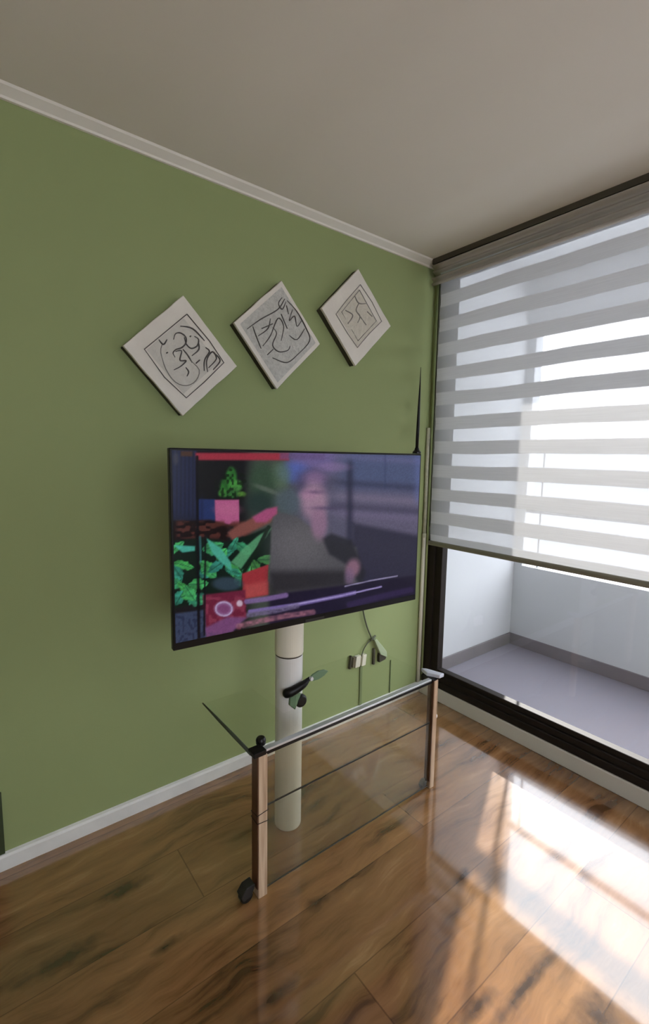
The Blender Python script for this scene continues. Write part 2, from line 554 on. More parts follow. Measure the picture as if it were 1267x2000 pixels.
# pull chain at the left edge
b = NB()
pts = [(-.040, -.070, 2.44), (-.040, -.070, 1.08), (-.040, -.066, 1.045), (-.040, -.078, 1.03), (-.040, -.088, 1.05), (-.040, -.090, 1.2)]
tube(b, smooth_path(pts, 6), .0022, 6)
link('pull_chain', b, M['cord'], bt, smooth=True)

# thin conduit beside the window, mottled paint
t = thing('cable_conduit', 'thin mottled olive conduit running down the corner beside the blind', 'conduit', (-.02, -.014, .06))
b = NB()
tube(b, [(-.020, -.012, .99), (-.019, -.012, 1.2), (-.021, -.012, 1.4), (-.019, -.012, 1.62)], .0105, 10)
link('painted_pipe', b, M['conduit'], t, smooth=True)
b = NB()
tube(b, [(-.021, -.012, .065), (-.020, -.012, .98)], .0115, 10)
link('lower_pipe', b, M['cream'], t, smooth=True)
b = NB()
lathe(b, (-.020, -.012, .985), [(.0135, -.012), (.0135, .012)], 14)
link('joint', b, M['conduit'], t)

# ------------------------------------------------------------------ wall plaques
STROKES = {}
STROKES['a'] = [[(-1.485, 1.971), (-1.647, 1.818), (-1.576, 1.727), (-1.493, 1.659), (-1.418, 1.727), (-1.334, 1.812), (-1.395, 1.887), (-1.485, 1.971)], [(-1.582, 1.845), (-1.588, 1.814), (-1.569, 1.755), (-1.535, 1.714), (-1.492, 1.705), (-1.453, 1.728), (-1.439, 1.771), (-1.476, 1.802)], [(-1.539, 1.869), (-1.531, 1.891), (-1.511, 1.897), (-1.492, 1.885), (-1.492, 1.863), (-1.509, 1.844), (-1.53, 1.834), (-1.542, 1.82), (-1.535, 1.805)], [(-1.498, 1.884), (-1.489, 1.859), (-1.47, 1.847), (-1.446, 1.861), (-1.441, 1.885), (-1.457, 1.894)], [(-1.504, 1.839), (-1.485, 1.819), (-1.468, 1.794)], [(-1.533, 1.826), (-1.509, 1.832), (-1.516, 1.797), (-1.492, 1.798), (-1.513, 1.775), (-1.54, 1.758)], [(-1.494, 1.773), (-1.483, 1.758), (-1.49, 1.74)], [(-1.442, 1.878), (-1.44, 1.848), (-1.468, 1.82)], [(-1.453, 1.793), (-1.437, 1.808)], [(-1.419, 1.769), (-1.417, 1.81), (-1.396, 1.846), (-1.412, 1.859)], [(-1.401, 1.783), (-1.367, 1.822), (-1.384, 1.847), (-1.408, 1.811), (-1.405, 1.767)], [(-1.381, 1.778), (-1.351, 1.817), (-1.373, 1.842)], [(-1.568, 1.815), (-1.562, 1.819)], [(-1.476, 1.889), (-1.471, 1.893)], [(-1.595, 1.86), (-1.578, 1.845), (-1.564, 1.865)], [(-1.512, 1.922), (-1.464, 1.921), (-1.416, 1.884)]]
STROKES['b'] = [[(-1.229, 1.96), (-1.166, 2.01), (-1.082, 2.066), (-1.046, 2.117)], [(-1.06, 2.12), (-1.078, 2.091), (-1.058, 2.072), (-1.04, 2.106)], [(-1.037, 2.092), (-1.026, 2.058)], [(-1.005, 2.081), (-1.022, 2.031), (-0.994, 2.056), (-0.981, 2.015), (-0.957, 2.042)], [(-1.203, 1.976), (-1.187, 1.94), (-1.163, 1.892)], [(-1.154, 1.904), (-1.118, 1.951), (-1.08, 2.03), (-1.051, 2.003), (-1.063, 1.94)], [(-1.106, 1.988), (-1.087, 1.966), (-1.106, 1.915), (-1.075, 1.892), (-1.029, 1.904), (-1.016, 1.925)], [(-1.132, 1.871), (-1.103, 1.898)], [(-1.021, 1.969), (-0.98, 1.958), (-0.938, 2.012)], [(-0.979, 1.89), (-0.911, 1.962), (-0.93, 2.014), (-0.981, 2.077), (-1.033, 2.113)], [(-1.177, 1.941), (-1.13, 1.979), (-1.118, 2.021)], [(-1.106, 1.862), (-1.031, 1.852), (-0.966, 1.903)], [(-1.064, 2.051), (-1.032, 1.996)], [(-1.16, 1.974), (-1.106, 2.003)]]
STROKES['c'] = [[(-0.61, 2.275), (-0.703, 2.175), (-0.758, 2.109), (-0.684, 2.034), (-0.619, 1.978), (-0.541, 2.058), (-0.459, 2.131), (-0.53, 2.211), (-0.61, 2.275)], [(-0.615, 2.249), (-0.724, 2.125), (-0.617, 2.01), (-0.496, 2.126), (-0.615, 2.249)], [(-0.646, 2.215), (-0.618, 2.187), (-0.565, 2.196)], [(-0.618, 2.186), (-0.634, 2.15), (-0.608, 2.126), (-0.623, 2.095)], [(-0.608, 2.126), (-0.567, 2.094)], [(-0.702, 2.137), (-0.655, 2.123), (-0.685, 2.078)], [(-0.561, 2.158), (-0.527, 2.142)]]
YF = -.045                                     # front face of the plaques

def plaque(key, corners, label, field_mat, field_shrink, nframe, r, seed):
    cx = sum(c[0] for c in corners) / 4
    cz = sum(c[1] for c in corners) / 4
    t = thing('wall_plaque', label, 'wall plaque', (cx, -.015, cz), 0, 'diamond shaped wall plaques')
    random.seed(seed)
    b = NB()
    # slightly wavering board outline with a chamfered back
    out = []
    for i in range(4):
        a, c = Vector(corners[i]), Vector(corners[(i + 1) % 4])
        for s in range(8):
            q = a.lerp(c, s / 8)
            n = Vector((c - a).yx); n.x *= -1; n.normalize()
            q += n * random.uniform(-.0012, .0012) if s else Vector((0, 0))
            out.append(q)
    sh = lambda q, f: (cx + (q.x - cx) * f, cz + (q.y - cz) * f)
    loops = []
    for f, y in ((.985, -.030), (1.0, -.033), (1.0, YF + .002), (.99, YF)):
        loops.append([b.verts.new((sh(q, f)[0], y, sh(q, f)[1])) for q in out])
    n = len(out)
    for A, B in zip(loops, loops[1:]):
        for i in range(n):
            b.faces.new([A[i], A[(i + 1) % n], B[(i + 1) % n], B[i]])
    b.faces.new(loops[0])
    b.faces.new(loops[-1][::-1])
    link('board', b, M['plaque'], t)
    # dark slab between board and wall, painting in the shade of the plaque sides
    b = NB()
    prism(b, [(sh(Vector(c), .985)[0], -.0302, sh(Vector(c), .985)[1]) for c in corners], (0, .030, 0))
    link('side_shade', b, M['side_shade'], t)
    # carved field: a bumpy raised relief
    b = NB()
    F = [Vector((cx + (c[0] - cx) * field_shrink, cz + (c[1] - cz) * field_shrink)) for c in corners]
    N = 34
    g = []
    for i in range(N + 1):
        row = []
        for k in range(N + 1):
            u, v = i / N, k / N
            q = F[0].lerp(F[1], u).lerp(F[3].lerp(F[2], u), v)
            edge = min(u, 1 - u, v, 1 - v)
            h = .0010 + (.0016 * (math.sin(u * 21 + 3 * math.sin(v * 9 + seed)) * math.sin(v * 17 + 2 * math.sin(u * 7))) + .0015) * min(1, edge * 8)
            row.append(b.verts.new((q.x, YF - h, q.y)))
        g.append(row)
    for i in range(N):
        for k in range(N):
            b.faces.new([g[i][k], g[i + 1][k], g[i + 1][k + 1], g[i][k + 1]])
    link('carved_field', b, field_mat, t, smooth=True)
    b = NB()
    for s in STROKES[key][:nframe]:
        tube(b, [(x, YF - .0022, z) for x, z in s], r * .75, 6)
    link('inner_border', b, M['ink' if key == 'a' else 'ink_soft'], t, smooth=True)
    b = NB()
    for n_, s in enumerate(STROKES[key][nframe:]):
        if key == 'a' and n_ == 0:
            continue
        pts = smooth_path([(x, YF - .0038, z) for x, z in s], 5)
        m = len(pts)
        rr = [r * (.55 + .6 * math.sin(math.pi * (i + .5) / m) + random.uniform(-.08, .08)) for i in range(m)]
        tube(b, pts, rr, 6)
    link('raised_lettering', b, M['ink'] if key != 'c' else M['ink_soft'], t, smooth=True)
    if key == 'a':
        b = NB()
        tube(b, smooth_path([(x, YF - .0030, z) for x, z in STROKES['a'][1]], 3), .0018, 6)
        link('rounded_border', b, M['ink_soft'], t, smooth=True)
    return t

plaque('a', [(-1.497, 2.037), (-1.720, 1.820), (-1.507, 1.590), (-1.274, 1.806)],
       'lowest cream diamond plaque, farthest left, with dark looping lettering in a square border', M['plaque_white'], .63, 1, .0025, 1)
plaque('b', [(-1.060, 2.191), (-1.287, 1.976), (-1.080, 1.733), (-.848, 1.960)],
       'middle diamond plaque with a grey carved field of crowded script', M['plaque_grey'], .88, 0, .0022, 2)
plaque('c', [(-.622, 2.345), (-.842, 2.120), (-.627, 1.889), (-.390, 2.120)],
       'highest diamond plaque, nearest the blind, with a faint sandy pattern in a double border', M['plaque_sand'], .60, 2, .0026, 3)

# ------------------------------------------------------------------ television
tv_rz = math.atan2(-.068, .998)
TVO = Vector((-1.7315, -.511, .858))           # lower left corner of the front face
TW, TH = 1.0, .602
tv = thing('television', 'large flat television showing green leaves and a blurred figure in a grey jacket', 'television', TVO, tv_rz)
TT = Matrix.Translation(TVO) @ Matrix.Rotation(tv_rz, 4, 'Z')
TI = tv.matrix_basis.copy()
def tbox(bm, *a):
    return box(bm, *a, T=TT)
b = NB()
tbox(b, 0, TW, .0, .022, 0, TH)
link('housing', b, M['black'], tv, bevel=.003)
b = NB()
tbox(b, .18, .82, .022, .040, .06, .42)
link('back_cover', b, M['black'], tv, bevel=.006)
# picture: coloured grid
def homography(src, dst):
    A = []
    for (x, y), (u, v) in zip(src, dst):
        A.append([x, y, 1, 0, 0, 0, -u * x, -u * y, u])
        A.append([0, 0, 0, x, y, 1, -v * x, -v * y, v])
    n = 8
    for i in range(n):
        p = max(range(i, n), key=lambda r: abs(A[r][i]))
        A[i], A[p] = A[p], A[i]
        for r in range(n):
            if r != i:
                f = A[r][i] / A[i][i]
                A[r] = [a - f * c for a, c in zip(A[r], A[i])]
    h = [A[i][8] / A[i][i] for i in range(n)] + [1]
    return h
Hm = homography([(0, 1), (1, 1), (1, 0), (0, 0)], [(68, 60), (1185, 80), (1162, 715), (92, 955)])
def uv2c(u, v):
    d = Hm[6] * u + Hm[7] * v + 1
    return ((Hm[0] * u + Hm[1] * v + Hm[2]) / d, (Hm[3] * u + Hm[4] * v + Hm[5]) / d)
def sstep(a, b_, x):
    t = max(0, min(1, (x - a) / (b_ - a)))
    return t * t * (3 - 2 * t)
def hsh(i, j, k=0):
    v = math.sin(i * 127.1 + j * 311.7 + k * 74.7) * 43758.5453
    return v - math.floor(v)
def vn(x, y, k=0):
    i, j = math.floor(x), math.floor(y)
    fx, fy = x - i, y - j
    fx = fx * fx * (3 - 2 * fx); fy = fy * fy * (3 - 2 * fy)
    return (hsh(i, j, k) * (1 - fx) + hsh(i + 1, j, k) * fx) * (1 - fy) + (hsh(i, j + 1, k) * (1 - fx) + hsh(i + 1, j + 1, k) * fx) * fy
def inpoly(x, y, P):
    c = False
    for i in range(len(P)):
        x1, y1 = P[i - 1]; x2, y2 = P[i]
        if (y1 > y) != (y2 > y) and x < (x2 - x1) * (y - y1) / (y2 - y1) + x1:
            c = not c
    return c
def dpoly(x, y, P):
    best = 1e9
    for i in range(len(P)):
        x1, y1 = P[i - 1]; x2, y2 = P[i]
        t = max(0, min(1, ((x - x1) * (x2 - x1) + (y - y1) * (y2 - y1)) / ((x2 - x1) ** 2 + (y2 - y1) ** 2 + 1e-9)))
        best = min(best, math.hypot(x - x1 - t * (x2 - x1), y - y1 - t * (y2 - y1)))
    return best if inpoly(x, y, P) else -best
def LN(px, py, P, wd):
    best = 1e9
    for (x1, y1), (x2, y2) in zip(P, P[1:]):
        t = max(0, min(1, ((px - x1) * (x2 - x1) + (py - y1) * (y2 - y1)) / ((x2 - x1) ** 2 + (y2 - y1) ** 2 + 1e-9)))
        best = min(best, math.hypot(px - x1 - t * (x2 - x1), py - y1 - t * (y2 - y1)))
    return 1 - sstep(wd * .5, wd * 1.3, best)
leaf_rng = random.Random(5)
LEAVES = []
for k in range(34):
    x = leaf_rng.uniform(95, 515)
    y = leaf_rng.uniform(470, 640) if x > 235 else leaf_rng.uniform(490, 740)
    a = leaf_rng.uniform(-1.1, 1.1)
    LEAVES.append((x, y, a, leaf_rng.uniform(28, 52), leaf_rng.uniform(17, 30), leaf_rng.random()))
def picture(x, y):
    col = [20, 20, 25]
    def over(c, a):
        if a > 0:
            a = min(1, a)
            for i in range(3):
                col[i] += (c[i] - col[i]) * a
    def ell(cx, cy, rx, ry, c, a=1.0, soft=.5, rot=0):
        dx, dy = x - cx, y - cy
        if rot:
            dx, dy = dx * math.cos(rot) + dy * math.sin(rot), -dx * math.sin(rot) + dy * math.cos(rot)
        d = math.hypot(dx / rx, dy / ry)
        if d < 1 + soft:
            over(c, a * (1 - sstep(1 - soft, 1 + soft, d)))
    def pol(P, c, a=1.0, soft=3):
        d = dpoly(x, y, P)
        if d > -soft:
            over(c, a * sstep(-soft, soft, d))
    # background right half
    over((58, 66, 60), sstep(380, 470, x))
    over((78, 76, 100), sstep(540, 700, x))
    over((62, 76, 118), .8 * sstep(760, 900, x) * (1 - sstep(180, 330, y)))
    over((92, 84, 112), .65 * sstep(740, 880, x) * sstep(215, 260, y - .05 * (x - 900)) * (1 - sstep(370, 400, y - .2 * (x - 900))))
    for yy, cc in ((100, (98, 92, 140)), (215, (34, 34, 62)), (275, (118, 106, 132)), (318, (44, 42, 70)), (350, (104, 92, 128))):
        over(cc, .45 * sstep(720, 860, x) * math.exp(-((y - yy - .06 * (x - 950)) / 16) ** 2))
    pol([(885, 385), (1190, 440), (1190, 650), (860, 720), (880, 520)], (38, 36, 58), .9, 16)
    over((22, 22, 46), .6 * math.exp(-((x - 870) / 16) ** 2) * sstep(90, 140, y) * (1 - sstep(620, 700, y)))
    over((40, 50, 90), .35 * math.exp(-((x - 1025) / 5) ** 2) * (1 - sstep(200, 260, y)))
    over((88, 100, 160), .5 * math.exp(-((x - 1168) / 16) ** 2) * (1 - sstep(260, 330, y)))
    # top band
    over((104, 88, 148), .8 * sstep(560, 640, x) * (1 - sstep(760, 860, x)) * (1 - sstep(130, 200, y)))
    ell(620, 165, 70, 45, (70, 92, 172), .8)
    ell(600, 290, 70, 60, (72, 88, 100), .7)
    ell(560, 180, 45, 60, (78, 104, 78), .7)
    ell(480, 210, 60, 90, (44, 70, 50), .8)
    ell(470, 300, 60, 50, (30, 48, 46), .9)
    ell(500, 240, 55, 10, (104, 110, 104), .5, .6, .35)
    ell(800, 140, 70, 20, (130, 104, 150), .5)
    # dark panel left
    pol([(60, 50), (190, 50), (200, 380), (60, 380)], (26, 30, 52), 1)
    over((34, 44, 88), .5 * (1 - sstep(190, 200, x)) * (.5 + .5 * math.sin(x * .35)) * (1 - sstep(340, 380, y)))
    pol([(188, 110), (400, 110), (400, 285), (188, 285)], (19, 20, 24), 1, 8)
    pol([(190, 285), (275, 285), (275, 390), (190, 390)], (30, 46, 96), 1, 4)
    over((20, 26, 60), .5 * math.exp(-((x - 215) / 8) ** 2) * sstep(240, 300, y) * (1 - sstep(380, 400, y)))
    pol([(185, 82), (600, 80), (600, 112), (188, 114)], (158, 40, 58), .95, 6)
    pol([(560, 80), (760, 82), (760, 108), (560, 108)], (92, 70, 120), .6, 8)
    pol([(120, 75), (172, 76), (172, 98), (120, 97)], (72, 44, 30), .9, 6)
    ell(98, 108, 12, 26, (60, 60, 72), .7)
    # plant in pink pot
    for (a, c, rx, ry, g) in ((345, 185, 24, 40, (40, 130, 40)), (320, 225, 26, 30, (34, 108, 34)), (365, 225, 30, 26, (60, 140, 52)), (310, 258, 22, 18, (50, 130, 40)),
                              (350, 262, 30, 16, (42, 118, 44)), (392, 262, 20, 12, (76, 136, 40))):
        ell(a, c, rx, ry, g, .55 + .45 * vn(x / 14, y / 14), .35)
    over((10, 24, 12), .75 * sstep(.52, .66, vn(x / 11, y / 12, 3)) * (1 - sstep(60, 80, math.hypot((x - 345), (y - 222) * .9))))
    pol([(272, 288), (380, 286), (382, 395), (276, 398)], (168, 78, 124), 1, 4)
    ell(330, 330, 60, 24, (178, 92, 130), .4)
    # brown meat or bark and pink cloth
    pol([(80, 385), (250, 375), (330, 395), (330, 470), (200, 470), (80, 470)], (22, 12, 14), 1, 8)
    if y < 490:
        over((84, 40, 34), .85 * sstep(.5, .68, vn(x / 22, y / 12, 8)) * (1 - sstep(400, 450, x)) * sstep(370, 392, y) * (1 - sstep(440, 478, y)) * sstep(85, 120, x))
    pol([(330, 430), (380, 395), (440, 365), (540, 318), (552, 345), (520, 385), (430, 430), (350, 465)], (120, 66, 60), 1, 8)
    pol([(440, 362), (500, 325), (550, 316), (548, 350), (500, 385), (455, 385)], (158, 66, 112), .95, 8)
    # greens
    pol([(84, 468), (230, 455), (330, 470), (430, 440), (520, 400), (528, 560), (400, 640), (390, 690), (200, 740), (88, 770)], (10, 26, 20), 1, 6)
    for (lx, ly, a, L, W, t) in LEAVES:
        if abs(x - lx) < L and abs(y - ly) < L:
            dx, dy = x - lx, y - ly
            u_ = (dx * math.cos(a) + dy * math.sin(a)) / L
            v_ = (-dx * math.sin(a) + dy * math.cos(a)) / W
            if abs(u_) < 1:
                e = abs(v_) / (1 - u_ * u_) + .5 * (vn(x / 9, y / 9, lx) - .5)
                base = (36 + 22 * t, 124 + 44 * t, 112 - 40 * t) if x < 430 else (50 + 20 * t, 118 + 30 * t, 62)
                f = .55 + .3 * (u_ * .5 + .5) + .45 * vn(x / 16, y / 10, ly)
                over([q * f for q in base], .95 * (1 - sstep(.75, 1.02, e)))
                over((16, 60, 44), .7 * (1 - sstep(.03, .14, abs(v_))))
    pol([(235, 455), (300, 500), (345, 560), (350, 600), (300, 560), (262, 520)], (58, 158, 136), .95, 4)
    pol([(345, 560), (400, 500), (470, 440), (525, 408), (500, 450), (440, 520), (390, 590)], (72, 146, 98), .9, 5)
    pol([(90, 488), (185, 492), (185, 512), (130, 520)], (60, 170, 150), .9, 4)
    over((14, 30, 20), LN(x, y, [(512, 405), (470, 490), (405, 600), (395, 680)], 9))
    # red box
    pol([(395, 610), (512, 568), (512, 700), (400, 720)], (150, 40, 48), 1, 4)
    pol([(410, 660), (512, 640), (512, 700), (402, 722)], (168, 66, 66), .8, 14)
    ell(330, 655, 66, 30, (44, 62, 78), .9, .3)
    pol([(220, 705), (410, 680), (415, 800), (330, 870), (232, 870)], (104, 26, 52), 1, 6)
    over((150, 60, 84), .5 * sstep(.5, .7, vn(x / 16, y / 16, 5)) * (1 - sstep(400, 430, x)) * sstep(700, 720, y) * sstep(225, 240, x))
    ell(315, 765, 42, 34, (150, 120, 168), .85, .2)
    ell(315, 765, 30, 22, (106, 40, 90), .7, .4)
    over((170, 150, 190), .8 * (1 - sstep(2, 5, abs(math.hypot(x - 315, (y - 765) * 1.2) - 36))))
    ell(385, 740, 14, 14, (190, 170, 190), .9, .3)
    pol([(85, 790), (230, 770), (240, 900), (90, 930)], (50, 62, 92), .95, 6)
    over((28, 34, 60), .6 * sstep(.5, .65, vn(x / 9, y / 12, 9)) * (1 - sstep(225, 240, x)) * sstep(780, 800, y))
    pol([(230, 850), (330, 800), (420, 800), (350, 870), (240, 890)], (112, 70, 124), .8, 8)
    # figure
    pol([(530, 362), (560, 340), (640, 360), (760, 450), (900, 490), (925, 640), (850, 690), (560, 700), (512, 640)], (74, 73, 79), 1, 8)
    ell(640, 480, 120, 95, (98, 95, 100), .7, .8)
    pol([(750, 450), (790, 430), (880, 460), (940, 600), (920, 660), (850, 560), (780, 520)], (30, 30, 40), .85, 12)
    pol([(515, 600), (860, 590), (860, 660), (520, 700)], (36, 34, 40), .85, 24)
    ell(700, 210, 70, 60, (70, 62, 96), .8, .5)
    ell(715, 190, 45, 30, (128, 96, 140), .75, .7)
    ell(712, 290, 58, 80, (150, 116, 140), .95, .45)
    ell(735, 385, 36, 70, (136, 100, 128), .9, .45)
    ell(690, 262, 40, 20, (164, 116, 150), .6, .8)
    over((72, 52, 92), .5 * math.exp(-((y - 250) / 9) ** 2) * math.exp(-((x - 720) / 40) ** 2))
    over((60, 48, 84), .5 * math.exp(-((y - 320) / 9) ** 2) * math.exp(-((x - 760) / 60) ** 2))
    ell(885, 580, 30, 40, (132, 92, 114), .95, .5, .3)
    ell(870, 620, 20, 36, (112, 84, 120), .7, .6)
    # desk and light streaks
    yb = 700 - .145 * (x - 520)
    over((26, 20, 44), sstep(-6, 10, y - yb) * sstep(500, 530, x) * .95)
    over((150, 140, 180), .85 * LN(x, y, [(850, 660), (960, 635), (1080, 612)], 3))
    over((118, 98, 168), .9 * LN(x, y, [(430, 775), (640, 742), (840, 700), (1010, 660)], 9 if x < 900 else 4))
    over((176, 164, 214), .6 * LN(x, y, [(600, 748), (840, 700), (1010, 660)], 3))
    over((120, 92, 150), .9 * LN(x, y, [(415, 732), (500, 720), (590, 702)], 12))
    over((104, 92, 128), (.5 + .5 * vn(x / 9, y / 6, 4)) * LN(x, y, [(425, 790), (540, 772), (640, 748)], 12))
    over((150, 92, 112), (.4 + .6 * vn(x / 14, y / 8, 6)) * LN(x, y, [(380, 840), (480, 815), (600, 790), (710, 775)], 13))
    over((60, 40, 96), .5 * LN(x, y, [(870, 740), (1000, 705), (1140, 672)], 14))
    over((14, 12, 26), sstep(0, 14, y - (858 - .195 * (x - 350))) * sstep(300, 380, x) * .6)
    # dark frame bars
    over((10, 10, 16), .9 * LN(x, y, [(193, 100), (196, 400), (205, 900)], 7))
    over((12, 12, 18), .8 * LN(x, y, [(232, 440), (228, 880)], 5))
    over((60, 130, 140), .55 * LN(x, y, [(207, 450), (211, 560)], 5))
    g = .93 + .14 * vn(x / 3.0, y / 3.0, 7)
    l = .3 * col[0] + .6 * col[1] + .1 * col[2]
    return [max(0, min(255, (l + (c - l) * .86) * g)) for c in col]
NU, NV = 340, 204
b = NB()
cl = b.loops.layers.float_color.new('picture')
m0, m1, mb = .007, .007, .024
grid = [[b.verts.new(TT @ Vector((m0 + (TW - 2 * m0) * i / NU, -.0012, mb + (TH - mb - m1) * j / NV))) for j in range(NV + 1)] for i in range(NU + 1)]
cols = []
for i in range(NU + 1):
    rr = []
    for j in range(NV + 1):
        u = (m0 + (TW - 2 * m0) * i / NU) / TW
        v = (mb + (TH - mb - m1) * j / NV) / TH
        rr.append(lin(*picture(*uv2c(u, v))))
    cols.append(rr)
for i in range(NU):
    for j in range(NV):
        f = b.faces.new([grid[i][j], grid[i + 1][j], grid[i + 1][j + 1], grid[i][j + 1]])
        for lp, (ii, jj) in zip(f.loops, ((i, j), (i + 1, j), (i + 1, j + 1), (i, j + 1))):
            lp[cl] = cols[ii][jj]
a = NT('lit television screen')
at = a.node('ShaderNodeAttribute', attribute_name='picture').outputs['Color']
em = a.node('ShaderNodeEmission', {'Color': at, 'Strength': .72}).outputs[0]
gl = a.node('ShaderNodeBsdfGlossy', {'Color': (1, 1, 1, 1), 'Roughness': .22}).outputs[0]
ms = a.node('ShaderNodeMixShader', {0: .02, 1: em, 2: gl}).outputs[0]
o = link('screen', b, a.surf(ms), tv)
# thin trim of the bezel foot
b = NB()
tbox(b, .46, .54, -.003, .0, .004, .014)
link('indicator_bar', b, M['black_matte'], tv)
# aerial at the right upper corner
t = thing('antenna', 'thin black rod aerial standing on the upper right corner of the television', 'antenna', (-.748, -.566, 1.461))
b = NB()
lathe(b, (-.748, -.566, 1.461), [(.017, 0), (.017, .006), (.010, .014), (.007, .024)], 16)
link('base', b, M['black'], t)
b = NB()
tube(b, [(-.748, -.566, 1.478), (-.744, -.564, 1.57), (-.740, -.562, 1.68), (-.736, -.560, 1.80)], [.0062, .0066, .0042, .0008], 8)
link('rod', b, M['black'], t, smooth=True)

# ------------------------------------------------------------------ tv pole
PX, PY = -1.252, -.413
t = thing('television_pole', 'white round floor pole holding up the television from behind', 'pole', (PX, PY, 0))
b = NB()
lathe(b, (PX, PY, 0), [(.050, 0), (.052, .004), (.052, .694), (.050, .697)], 40)
link('lower_tube', b, M['white_enamel'], t, smooth=False)
b = NB()
lathe(b, (PX, PY, 0), [(.053, .702), (.0545, .706), (.0545, 1.05), (.052, 1.054)], 40)
o = link('upper_tube', b, M['cream'], t)
o['label'] = 'cream upper section of the pole'
b = NB()
lathe(b, (PX, PY, 0), [(.0515, .696), (.0515, .703)], 40)
link('seam_ring', b, M['plug_dark'], t)
b = NB()
box(b, PX - .10, PX + .10, PY - .080, PY - .050, 1.02, 1.18)
link('mounting_plate', b, M['black'], t)
# upper clamp: black slanted lever with a grey green blade
b = NB()
tube(b, smooth_path([(PX - .050, -.452, .568), (PX - .030, -.470, .575), (PX + .02, -.482, .596), (PX + .050, -.478, .612)], 5),
     [.010, .014, .017, .018, .018, .018, .017, .017, .016, .015, .014, .012, .010, .008, .006, .005], 10)
link('clamp_lever', b, M['black'], t, smooth=True)
b = NB()
prof = [(0, 0), (.018, .012), (.045, .016), (.075, .010), (.094, -.002), (.075, -.013), (.045, -.018), (.018, -.014)]
prism(b, [(PX + .048 + u * .98, -.480, .606 + v + u * .10) for u, v in prof], (0, .008, 0))
link('clamp_blade', b, M['green_plastic'], t, bevel=.002)
b = NB()
lathe(b, (PX + .052, -.486, .610), [(.007, -.006), (.009, 0), (.007, .006)], 14, axis='y')
link('clamp_pin', b, M['metal'], t)
# lower knob
b = NB()
lathe(b, (PX + .022, -.455, .502 + .02), [(.010, .030), (.020, .020), (.025, 0), (.025, -.012), (.018, -.020)], 20, axis='y')
link('knob', b, M['black'], t, bevel=.002)
b = NB()
prism(b, [(PX - .010, -.473, .500), (PX - .030, -.466, .520), (PX - .028, -.466, .556), (PX - .004, -.473, .572), (PX + .018, -.470, .555)], (0, .012, 0))
link('knob_guard', b, M['green_plastic'], t, bevel=.002)

# ------------------------------------------------------------------ glass table
t = thing('glass_table', 'low console table with clear glass top, smoked glass front panel and two square oak legs', 'table', (-1.07, -.5, 0))
LZ = .498
def leg(x0, x1, y0, y1, z0):
    b = NB()
    box(b, x0, x1, y0, y1, z0, LZ)
    o = link('leg', b, M['oak'], t, bevel=.0025)
    return o
def leg_shaded(x0, x1, y0, y1, z0):
    o = leg(x0, x1, y0, y1, z0)
    # thin dark sheet: shade painted onto the oak side away from the window
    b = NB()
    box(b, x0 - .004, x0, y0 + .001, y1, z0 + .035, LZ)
    link('painted_shade', b, M['leg_shade'], o)
    return o
legL = leg_shaded(-1.512, -1.479, -.635, -.598, 0.0)
legR = leg_shaded(-.650, -.624, -.630, -.598, 0.0)
# cord tied round the left leg
b = NB()
for z, dz in ((.300, .006), (.272, -.004)):
    q = [(-1.518, -.637, z), (-1.477, -.637, z + dz), (-1.477, -.596, z), (-1.518, -.596, z - dz)]
    tube(b, q, .0012, 6, closed=True)
link('tied_cord', b, M['black'], legL)
# small round stud on the right leg
b = NB()
lathe(b, (-.624, -.612, .322), [(.014, 0), (.014, .006), (.010, .014), (.004, .018)], 18, axis='x')
link('stud', b, M['white_enamel'], legR)
# castors at the feet
def castor(x, y, s, par):
    b = NB()
    lathe(b, (x, y, .019 * s), [(.008 * s, -.011 * s), (.017 * s, -.011 * s), (.019 * s, -.008 * s), (.019 * s, .008 * s), (.017 * s, .011 * s), (.008 * s, .011 * s)], 24, axis='y')
    w_ = link('castor', b, M['black'], par)
    b = NB()
    prism(b, [(x - .014 * s, y - .015 * s, .014 * s), (x - .020 * s, y - .015 * s, .030 * s), (x - .004 * s, y - .015 * s, .050 * s), (x + .022 * s, y - .015 * s, .052 * s), (x + .022 * s, y - .015 * s, .040 * s), (x + .010 * s, y - .015 * s, .018 * s)], (0, .030 * s, 0))
    link('fork', b, M['black_matte'], w_, bevel=.002 * s)
castor(-1.548, -.612, 1.15, t)
castor(-.672, -.607, .75, t)
# glass top, notched at the back for the pole
b = NB()
nx0, nx1, ny = PX - .064, PX + .064, PY - .062
pts = [(-1.522, -.604), (-.630, -.604), (-.630, -.238), (nx1, -.238), (nx1, ny), (nx0, ny), (nx0, -.238), (-1.522, -.238)]
prism(b, [(x, y, LZ + .001) for x, y in pts], (0, 0, .007))
link('glass_top', b, M['glass_top'], t)
# dark edging along the left edge of the top, narrowing to the back
b = NB()
tube(b, [(-1.526, -.612, .503), (-1.526, -.50, .505), (-1.5255, -.36, .506), (-1.525, -.238, .507)], [.0058, .0062, .0048, .0024], 8)
link('side_edging', b, plain('grey green edging', (.055, .065, .045, 1), .5), t, smooth=True)
# front edge: black rail below, pale strip above
b = NB()
box(b, -1.479, -.650, -.622, -.612, .486, .4985)
link('front_rail', b, M['black'], t, bevel=.001)
b = NB()
box(b, -1.490, -.632, -.624, -.604, .4988, .5065)
link('front_strip', b, M['metal'], t, bevel=.001)
# smoked front panels with a joint between them
link('front_panel', box(NB(), -1.479, -.654, -.620, -.615, .012, .304), M['glass_panel'], t)
link('front_panel', box(NB(), -1.479, -.654, -.620, -.615, .309, .486), M['glass_panel'], t)
link('panel_joint', box(NB(), -1.479, -.654, -.6195, -.6155, .3045, .3085), M['black_matte'], t)
link('bottom_edge', box(NB(), -1.479, -.654, -.620, -.615, .009, .012), M['plug_dark'], t)
